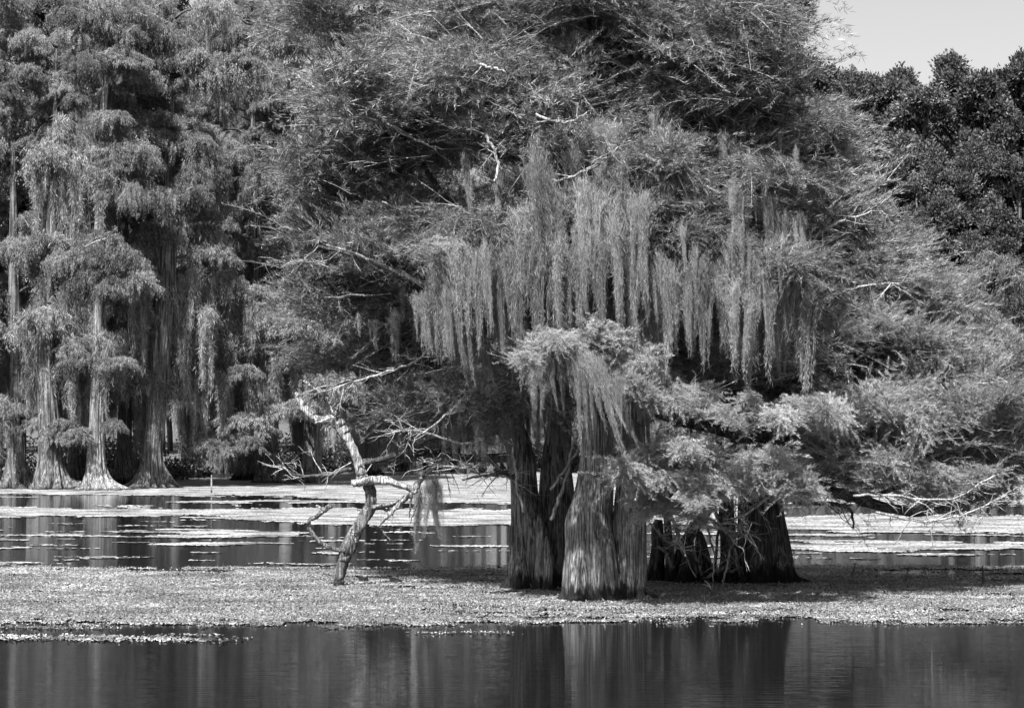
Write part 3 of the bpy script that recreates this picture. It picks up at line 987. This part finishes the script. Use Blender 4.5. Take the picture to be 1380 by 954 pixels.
A.hang(715, 775, 475, 500, 5, 40, 90, (-3.8, -2.8), .10, .5, 615)
A.hang(830, 855, 485, 505, 3, 40, 80, (-3.8, -2.8), .05, .5, 615)
A.arc([(580, 340), (605, 315), (640, 308), (675, 320)], 9, (-3.2, -1.8), FRESH + NEEDLE, (.4, .65), 12)
A.arc([(870, 340), (910, 322), (950, 325)], 6, (-3.0, -1.6), NEEDLE, (.45, .7), 14)
A.arc([(1000, 335), (1050, 350), (1090, 380)], 7, (-3.0, -1.6), NEEDLE, (.45, .7), 14)
A.hang(700, 860, 180, 330, 22, 80, 190, (-3.8, -2.6), .12, .75)
A.hang(600, 700, 320, 350, 8, 100, 170, (-3.4, -2.6), .06, .7)
A.hang(860, 1060, 290, 390, 16, 60, 150, (-3.5, -2.5), .06, .7)
A.arc([(840, 225), (880, 212), (920, 220)], 9, (-3.2, -2.0), NEEDLE, (.5, .8), 10)
A.hang(830, 880, 520, 570, 5, 50, 90, (-.9, -.4), .05, low=640)

# --- twin-trunk cypress behind it on the left
B = NearTree('cypress_tree', 'dark cypress with two trunks parting above the foot, left of the front one', 'tree', 722, 793, 52)
B.trunk([(716, 794, 34), (716, 780, 31), (714, 740, 25), (710, 690, 20), (705, 640, 17), (697, 595, 16), (688, 565, 13), (670, 520, 10), (650, 470, 8), (620, 380, 6), (600, 260, 4)], 7, .32, 15, M_barkmid)
B.trunk([(744, 794, 24), (745, 780, 22), (747, 730, 23), (750, 670, 23), (750, 620, 20), (754, 570, 17), (752, 510, 14), (745, 410, 11), (730, 250, 7), (720, 120, 4)], 6, .30, 16, M_barkmid, 'side_trunk', .5, .5)
B.trunk([(727, 794, 9), (728, 770, 8), (728, 730, 6), (727, 702, 4), (727, 692, 1)], 4, .2, 17, M_bark, 'knee', -.5, 0, 30, 32)
B.trunk([(738, 794, 9), (739, 775, 7), (738, 745, 5), (737, 728, 3), (737, 722, 1)], 4, .2, 18, M_bark, 'knee', -.55, 0, 30, 32)
for pix, dY, tw in [([(690, 572, 9), (650, 582, 8), (600, 594, 7), (545, 610, 5), (480, 628, 3)], 1.4, 12), ([(700, 615, 7), (650, 617, 6), (590, 616, 5), (530, 619, 4), (478, 621, 2)], 1.6, 10),
                    ([(712, 668, 4), (690, 645, 4), (665, 625, 3), (640, 600, 2)], -.8, 8), ([(655, 480, 8), (610, 490, 6), (545, 497, 5), (480, 512, 3), (430, 522, 2)], 1.0, 18),
                    ([(665, 430, 6), (620, 460, 5), (560, 490, 4), (500, 500, 2)], .9, 14), ([(690, 640, 3), (670, 640, 3), (650, 640, 2), (625, 646, 1.5)], -1.0, 8),
                    ([(620, 400, 7), (575, 384, 6), (530, 364, 4), (490, 348, 3), (430, 332, 1.5)], -1.4, 10), ([(640, 345, 5), (560, 300, 4), (480, 290, 3), (430, 250, 2)], 0, 10),
                    ([(620, 300, 5), (560, 210, 4), (510, 150, 2)], -.5, 10), ([(490, 625, 3), (440, 640, 2.5), (400, 640, 1.5), (375, 625, 1)], 1.2, 12)]:
    B.limb(pix, dY, -.6, M_darktwig, tw, .75, down=.15)
for pix in [[(742, 700, 2.5), (760, 655, 2.5), (770, 610, 2), (778, 580, 1.5)], [(742, 660, 2), (770, 620, 2), (795, 585, 2)], [(705, 690, 2), (695, 640, 2), (690, 590, 1.5)], [(783, 660, 2), (786, 615, 2), (790, 570, 2)]]:
    B.limb(pix, -2.2, 0, M_twig, 4, .35, 'dead_twig', .02)
B.leaves(520, 210, 105, 140, 36, (-1.6, 2.6))
B.leaves(465, 350, 70, 75, 24, (.2, 3.0))
B.leaves(545, 320, 80, 45, 14, (-1.6, 1.5), PLUME + NEEDLE)
B.leaves(560, 420, 60, 60, 10, (-.5, 2.0))
B.leaves(590, 545, 75, 20, 12, (-1.2, 1.8), FRESH[:1] + NEEDLE, (.6, .95))
B.leaves(655, 530, 70, 22, 10, (-2.2, -.4), FRESH[:2] + NEEDLE, (.6, .9))
B.leaves(475, 475, 65, 26, 6, (1.2, 2.8), NEEDLE, (.5, .8))
B.leaves(700, 520, 40, 25, 5, (-.8, .8), NEEDLE, (.6, .9))
B.leaves(530, 572, 55, 14, 3, (1.2, 2.6), NEEDLE, (.35, .5))
B.leaves(500, 0, 120, 70, 16, (-2.2, 2.4))
B.leaves(620, 440, 60, 50, 8, (.5, 2.2))
B.hang(600, 690, 545, 575, 14, 40, 75, (-1.6, .2), .02, .8, low=640)
B.hang(690, 760, 540, 570, 10, 45, 90, (-.8, .4), .02, .8, low=640)
B.hang(480, 600, 380, 430, 8, 40, 80, (-1.6, .4), .02, .8)

# --- right-hand cypress
D = NearTree('cypress_tree', 'black stout cypress trunk standing right of the stumps, boughs sweeping right', 'tree', 1038, 785, 53)
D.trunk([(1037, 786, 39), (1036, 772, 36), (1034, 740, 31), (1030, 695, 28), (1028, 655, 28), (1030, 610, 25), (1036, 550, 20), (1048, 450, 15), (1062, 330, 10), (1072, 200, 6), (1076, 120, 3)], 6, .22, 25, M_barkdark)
for pix, dY, tw in [([(1034, 590, 8), (1050, 575, 6), (1075, 565, 4), (1100, 565, 2)], -1.0, 4), ([(1045, 645, 8), (1090, 650, 8), (1130, 664, 8), (1180, 680, 7), (1235, 690, 6), (1285, 682, 4), (1350, 662, 2)], -1.0, 22), ([(1050, 664, 4), (1075, 677, 3.5), (1110, 678, 3), (1138, 682, 2.5), (1148, 692, 2), (1150, 712, 1.2)], -1.1, 6),
                    ([(1030, 600, 10), (980, 580, 9), (930, 572, 6), (890, 562, 3), (860, 548, 1)], -1.0, 8),
                    ([(1030, 600, 9), (1000, 575, 8), (960, 558, 6), (920, 548, 4), (885, 540, 2)], -1.0, 8), ([(1035, 600, 9), (1080, 590, 7), (1130, 600, 6), (1200, 610, 4), (1270, 600, 2)], -1.2, 14),
                    ([(1045, 480, 8), (1110, 430, 6), (1180, 410, 4), (1240, 420, 2)], -1.0, 14), ([(1055, 400, 7), (1110, 330, 5), (1160, 290, 3), (1190, 270, 2)], -1, 14),
                    ([(1040, 540, 8), (1120, 500, 6), (1200, 490, 4), (1290, 500, 2)], -1.0, 14), ([(1060, 300, 5), (1100, 230, 3), (1120, 190, 2)], 0, 8),
                    ([(1240, 690, 4), (1280, 660, 3), (1330, 650, 2), (1370, 640, 1)], -1.3, 16), ([(1150, 672, 4), (1200, 660, 3), (1260, 640, 2)], -1.4, 14)]:
    D.limb(pix, dY, -.5, M_darktwig, tw, .75)
D.leaves(1105, 240, 55, 75, 16, (-1.8, 2), PLUME + NEEDLE, (.75, 1.0))
D.leaves(1120, 350, 85, 75, 26, (-2.2, 2), PLUME + NEEDLE, (.8, 1.1))
D.leaves(1195, 420, 75, 60, 18, (-2.2, 1.5), PLUME + NEEDLE, (.7, 1.0))
D.leaves(1110, 450, 110, 60, 20, (-1.8, 2), PLUME + NEEDLE)
D.leaves(1230, 520, 100, 50, 20, (-2.2, 1.2), PLUME + NEEDLE)
D.leaves(1310, 560, 60, 60, 12, (-1.8, 1.0), NEEDLE, (.8, 1.1))
D.leaves(1010, 525, 120, 22, 16, (-2.2, .4), NEEDLE, (.7, 1.0))
D.leaves(960, 540, 75, 14, 5, (-3.2, -2.0), NEEDLE, (.5, .7))
D.leaves(1180, 570, 90, 35, 14, (-2.4, .4), NEEDLE + FRESH[:2], (.8, 1.0))
D.leaves(1240, 615, 90, 30, 12, (-2.0, .6), NEEDLE, (.8, 1.0))
D.leaves(1110, 620, 55, 22, 6, (-2.0, .2), NEEDLE, (.7, .9))
D.leaves(1330, 640, 40, 20, 4, (-1.5, .5), NEEDLE, (.7, .9))
D.arc([(962, 668), (985, 640), (1015, 628), (1045, 634), (1072, 652), (1085, 670)], 22, (-7.4, -5.8), FRESH, (.38, .66))
D.arc([(880, 530), (920, 540), (960, 545), (1010, 560), (1050, 555), (1090, 548), (1110, 570)], 22, (-8.8, -6.4), FRESH + NEEDLE[:2], (.28, .56), 15)
D.arc([(1100, 590), (1150, 560), (1190, 545), (1215, 570), (1225, 610)], 22, (-4.6, -3.0), FRESH + PLUME, (.45, .75), 14)
D.arc([(1080, 625), (1120, 612), (1170, 620), (1220, 640), (1280, 650), (1330, 640)], 21, (-4.6, -2.8), PLUME + FRESH, (.4, .7), 18)
D.arc([(1230, 560), (1270, 540), (1310, 545), (1350, 560)], 18, (-3.8, -2.0), PLUME + NEEDLE, (.5, .8), 16)
D.arc([(1110, 480), (1160, 450), (1210, 450), (1260, 480), (1300, 510)], 14, (-3.4, -2.0), PLUME, (.5, .8), 16)
D.leaves(1390, 560, 50, 80, 10, (-1.8, 1.0), NEEDLE, (.8, 1.1))
D.hang(880, 1010, 575, 585, 10, 35, 60, (-1.2, 0), .02, .8, low=640)

for T_, q, dY, tw in [(B, [(680, 600, 3), (620, 596, 2), (560, 580, 1.4), (520, 585, 1)], -1.2, 20), (B, [(690, 560, 3), (640, 545, 2), (580, 555, 1.5), (520, 545, 1)], .6, 20), (B, [(660, 625, 2.5), (620, 630, 2), (570, 622, 1)], -1.0, 16),
                      (D, [(925, 268, 2), (960, 250, 2), (1000, 230, 1.6), (1022, 213, 1)], -2.9, 5), (D, [(1060, 430, 3), (1120, 400, 2.4), (1170, 385, 1.6), (1215, 382, 1)], -2.6, 14), (D, [(1080, 330, 3), (1130, 300, 2), (1180, 285, 1)], -2.4, 12),
                      (D, [(1190, 580, 3), (1240, 545, 2.4), (1300, 520, 1.6), (1350, 515, 1)], -2.8, 16), (D, [(1200, 640, 3), (1255, 615, 2.2), (1310, 600, 1.6), (1360, 596, 1)], -2.6, 16), (D, [(1230, 690, 2.4), (1270, 655, 2), (1300, 640, 1.5), (1340, 650, 1)], -2.2, 14),
                      (D, [(1090, 610, 3), (1150, 620, 2), (1200, 640, 1.3)], -2.9, 12), (D, [(1130, 500, 3), (1180, 470, 2), (1240, 465, 1.2)], -2.6, 12), (D, [(1180, 690, 2), (1240, 702, 1.8), (1300, 692, 1.4), (1355, 668, 1)], -5.0, 22), (D, [(1150, 668, 2), (1210, 668, 1.8), (1280, 672, 1.4), (1340, 640, 1)], -5.0, 22),
                      (D, [(905, 690, 1.6), (915, 730, 1.4), (938, 778, .9)], -1.6, 6), (D, [(945, 690, 1.6), (960, 735, 1.4), (962, 782, .9)], -1.4, 6), (D, [(875, 705, 1.6), (900, 730, 1.4), (920, 738, .8)], -1.6, 6), (D, [(1005, 690, 1.6), (985, 740, 1.4), (975, 784, .9)], -1.6, 6),
                      (D, [(930, 712, 1.4), (975, 712, 1.6), (1010, 728, 1.2), (1030, 755, .8)], -1.8, 8), (D, [(1045, 660, 2), (1010, 690, 1.8), (985, 700, 1.2)], -3.6, 8), (D, [(960, 705, 1.6), (1000, 710, 1.6), (1020, 740, 1)], -3.6, 6),
                      (A, [(638, 84, 2), (660, 91, 2), (682, 97, 1)], -2.9, 3), (A, [(722, 154, 2), (745, 163, 2.4), (766, 166, 2.2), (790, 152, 1)], -2.8, 6), (A, [(735, 246, 2.2), (770, 238, 2), (805, 222, 1.8), (832, 198, 1)], -2.9, 10),
                      (A, [(655, 183, 2), (667, 205, 2.2), (671, 225, 2.2), (667, 246, 1.6)], -2.8, 3), (B, [(485, 132, 2), (520, 165, 2), (560, 188, 1.8), (600, 203, 1.2)], -2.6, 6), (B, [(440, 330, 1.2), (490, 346, 2), (530, 364, 2.6), (575, 385, 3)], -2.7, 6),
                      (B, [(515, 272, 1), (545, 284, 1.6), (590, 282, 1.4), (625, 272, 1)], -2.6, 6), (A, [(855, 330, 1.6), (850, 300, 1.6), (880, 275, 1)], -2.8, 8), (B, [(596, 455, 2), (560, 487, 2), (510, 504, 1.8), (445, 524, 1)], -.4, 16), (B, [(640, 520, 2), (600, 560, 1.8), (560, 590, 1)], -1.6, 14)]:
    T_.limb(q, dY, -.3, M_twig, tw, .55, 'dead_branch', .015, .0, 6)

# --- low fresh growth on a small stump tree between the front trunk and the stumps
E = NearTree('cypress_sapling', 'bright young cypress growth arching beside the front trunk above the stumps', 'sapling', 905, 787, 54)
E.trunk([(905, 788, 9), (904, 760, 7), (900, 710, 5), (898, 660, 4), (905, 625, 2.5)], 5, .3, 31, M_barkdark, dY=.6, rows=40, sides=36)
for pix in [[(899, 680, 4), (870, 650, 3), (845, 640, 2), (820, 640, 1.2)], [(899, 670, 4), (930, 640, 3), (960, 635, 2)], [(900, 690, 3), (930, 695, 2.5), (965, 705, 2), (1000, 740, 1)], [(900, 680, 3), (915, 720, 2), (925, 750, 1)]]:
    E.limb(pix, -.2, -6.2, M_twig, 12, .5, 'limb', .015)
E.arc([(838, 640), (860, 632), (885, 615), (912, 604), (938, 612), (955, 630)], 20, (-7.6, -6.2), FRESH, (.34, .6))
E.arc([(850, 665), (880, 650), (920, 655), (955, 680)], 14, (-7.2, -5.8), FRESH, (.26, .45))
E.arc([(872, 690), (905, 685), (940, 700)], 8, (-6.8, -5.6), FRESH, (.24, .38))

# --- rotten stumps and roots in the gap
GS = 'rotten stumps in the gap between the near trunks'


def stump(label, pix, py, seed, roots=3, dY=0.0, mat=None):
    rng = np.random.default_rng(seed)
    Y = Ywater(py) + dY
    root = P(pix[0][0], py, Y)
    root[2] = 0
    t = thing('rotten_stump', label, 'stump', root, GS)
    mb = MB()
    trunk_mesh(mb, pix, Y, 6, .35, seed, 40, 44)
    link('trunk', mb.mesh('trunk', [mat or M_barkdark], root), t)
    for _ in range(roots):
        i = rng.integers(1, len(pix))
        x0, y0 = pix[i][0], pix[i][1]
        sx = rng.uniform(-22, 22)
        q = [(x0, y0, 2.2), (x0 + sx * .6, (y0 + py) / 2 - 8, 2.0), (x0 + sx, py - 12, 2.2), (x0 + sx * 1.1, py + 2, 2.6)]
        rb = MB()
        p, rr = limb_pts(q, Y - .5, 14, .02, 0, rng)
        tube(rb, p, rr, 7, 0)
        link('root', rb.mesh('root', [M_bark if rng.uniform() < .5 else M_barkdark], root), t)
    return t


stump('slim broken stump reaching highest of the stumps, beside the black trunk', [(985, 785, 17), (984, 760, 13), (981, 720, 10), (979, 680, 9), (978, 640, 8), (977, 618, 4)], 785, 61, 5)
stump('dead stem leaning right toward the tall slim stump', [(912, 784, 14), (915, 765, 10), (922, 735, 8), (940, 705, 7), (962, 678, 6), (975, 662, 4)], 784, 62, 4, .3)
stump('short dark stump hard against the front trunk', [(884, 783, 14), (885, 765, 11), (887, 735, 9), (886, 712, 8), (888, 700, 5)], 783, 63, 3)
stump('low knobbly stump in the middle of the gap', [(948, 784, 16), (948, 770, 13), (946, 745, 10), (944, 728, 7), (943, 716, 3)], 784, 64, 5, .2)
stump('thin pronged stump joined to the foot of the black trunk', [(1000, 785, 10), (1000, 765, 7), (999, 720, 5), (998, 690, 4), (997, 668, 2)], 785, 65, 3, -.1)
stump('wide sunken stump beside the leaning dead stem', [(925, 785, 15), (926, 772, 12), (929, 750, 9), (930, 738, 5)], 785, 66, 4, -.1)

# ------------------------------------------------------------------ dead snag
SY = Ywater(790)
sroot = P(458, 790, SY)
S = thing('dead_snag', 'bleached crooked dead tree with broken arms rising from the weed', 'dead tree', sroot)
rs = np.random.default_rng(5)


def snag_part(name, pix, mat=M_snag, n=None, sides=12, dY=0.0, dy=0.0, twigs=0, tl=.3, down=.0):
    mb = MB()
    p, rr = limb_pts(pix, SY + dY, n or 7 * len(pix), .008, dy, rs)
    th = np.linspace(0, 2 * np.pi, sides, endpoint=False)[None]
    h = np.linspace(0, 6, len(p))[:, None]
    b = 1 + .14 * np.sin(3 * th + h * 2) + .10 * np.sin(5 * th - h * 3.3) + .16 * (vnoise(th * 1.2 + 0 * h, h * 3 + 0 * th, 9) - .5)
    tube(mb, p, rr, sides, 0, True, b)
    side_twigs(mb, p, rr, twigs, tl, rs, 0, down)
    return link(name, mb.mesh(name, [mat], sroot), S)


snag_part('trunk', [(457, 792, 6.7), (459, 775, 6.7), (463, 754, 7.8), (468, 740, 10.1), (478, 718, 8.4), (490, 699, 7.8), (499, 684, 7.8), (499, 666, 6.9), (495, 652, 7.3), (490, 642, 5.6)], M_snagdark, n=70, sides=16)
snag_part('upper_trunk', [(492, 650, 7.9), (487, 636, 7.3), (479, 614, 5.6), (471, 597, 5.6), (463, 582, 7.3), (455, 570, 7.8), (446, 565, 6.8), (434, 567, 6.1), (421, 562, 5.6), (410, 550, 4.9), (403, 538, 3.7), (399, 529, 2.0)], n=80, sides=16)
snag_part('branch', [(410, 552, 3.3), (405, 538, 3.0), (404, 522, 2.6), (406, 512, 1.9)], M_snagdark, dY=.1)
snag_part('branch', [(454, 566, 2.4), (447, 551, 1.7), (441, 536, 1.5), (428, 526, 2.0), (417, 519, 1.6), (409, 513, 1.0)], dY=-.12, twigs=3, tl=.35)
snag_part('branch', [(450, 562, 1.8), (438, 566, 1.5), (425, 570, 1.5)], dY=-.2)
snag_part('branch', [(452, 560, 1.5), (455, 550, 1.3), (456, 544, 0.7)], dY=-.2)
snag_part('branch', [(474, 650, 3.7), (482, 651, 5.2), (500, 647, 5.2), (520, 648, 5.2), (540, 654, 4.1), (556, 658, 4.4), (563, 656, 4.4)], dY=-.25, n=40)
snag_part('branch', [(560, 657, 4.4), (568, 645, 4.1), (576, 634, 3.3), (588, 626, 3.0), (598, 625, 3.3), (599, 633, 3.0), (590, 638, 2.2)], dY=-.25, twigs=6, tl=.5, down=.8)
snag_part('branch', [(562, 660, 3.7), (548, 670, 3.3), (534, 684, 3.0), (522, 696, 2.4), (510, 708, 1.5)], dY=-.25, twigs=4, tl=.3, down=.6)
snag_part('branch', [(500, 684, 3.0), (515, 681, 2.2), (530, 678, 1.8), (545, 668, 1.5)], dY=-.15, twigs=2, tl=.3)
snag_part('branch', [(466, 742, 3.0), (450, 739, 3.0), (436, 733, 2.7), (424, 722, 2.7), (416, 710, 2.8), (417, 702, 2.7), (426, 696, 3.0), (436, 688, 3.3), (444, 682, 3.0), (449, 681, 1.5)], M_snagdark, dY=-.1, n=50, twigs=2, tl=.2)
snag_part('branch', [(434, 690, 1.9), (430, 683, 1.6), (426, 681, 1.2)], dY=-.15)
snag_part('branch', [(556, 662, 1.5), (553, 680, 1.2), (551, 698, 0.6)], dY=-.3, mat=M_darktwig)
snag_part('branch', [(566, 662, 1.2), (560, 685, 0.9), (553, 704, 0.5)], dY=-.32, mat=M_darktwig)
snag_part('branch', [(480, 730, 1.9), (476, 720, 2.2), (473, 712, 1.2)], dY=-.25)
for i, (px, py, l) in enumerate([(578, 650, 90), (584, 645, 60), (572, 655, 70)]):
    child('moss_strand', MOSS[i], S, P(px, py, SY - .3), sroot, (0, -.22, i), (.5, .5, l * SY / FPX / 1.9))

# ------------------------------------------------------------------ small things in the water
def sticks(name, label, cat, pys, polys, mat, dY=0.0):
    Y = Ywater(pys)
    px = polys[0][0][0]
    root = P(px, pys, Y)
    t = thing(name, label, cat, root)
    for q in polys:
        mb = MB()
        p, rr = limb_pts(q, Y + dY, 8, .004, 0, RNG)
        tube(mb, p, rr, 6, 0)
        link('twig', mb.mesh('twig', [mat], root), t)
    return t


sticks('dead_stick', 'pale forked twig poking from the weed below the stumps', 'stick', 803, [[(962, 803, 1.2), (957, 790, 1.5), (950, 782, 1.5)], [(957, 790, 1.4), (948, 787, 1), (943, 786, .8)]], M_snag)
sticks('dead_stick', 'pale stick slanting up out of the weed at the stumps', 'stick', 784, [[(944, 783, 2.2), (955, 776, 2), (968, 768, 1.4)]], M_snag, -.6)
sticks('reed_stem', 'upright dark reed on the right of the weed mat', 'reed', 780, [[(1147, 781, 1.2), (1149, 772, 1.4), (1152, 761, .8)]], M_darktwig)
sticks('reed_stem', 'pair of thin reeds farther right on the weed mat', 'reed', 785, [[(1217, 785, 1.0), (1219, 779, 1.0), (1220, 773, .6)], [(1221, 785, 1.0), (1222, 777, 1.0), (1223, 771, .6)]], M_darktwig)
sticks('reed_stem', 'reed at the right margin of the weed mat', 'reed', 787, [[(1325, 788, 1.6), (1325, 775, 1.6), (1324, 762, .8)]], M_darktwig)
sticks('dead_stick', 'thin pale stick standing in the far weed before the dark foot', 'stick', 664, [[(285, 665, 1.3), (285, 650, 1.2), (285, 640, .8)]], M_snag)
sticks('dead_stick', 'small pale twig in the near water at the left', 'stick', 848, [[(68, 849, 1.0), (68, 842, .9), (68, 836, .6)]], M_snag)
sticks('driftwood', 'small dark upturned piece of driftwood right of the snag', 'driftwood', 784, [[(484, 785, 3), (487, 782, 4), (492, 782, 4), (496, 785, 3)], [(487, 783, 2), (485, 779, 2), (484, 776, 1)], [(492, 783, 2), (494, 779, 2), (495, 776, 1)]], M_barkdark)
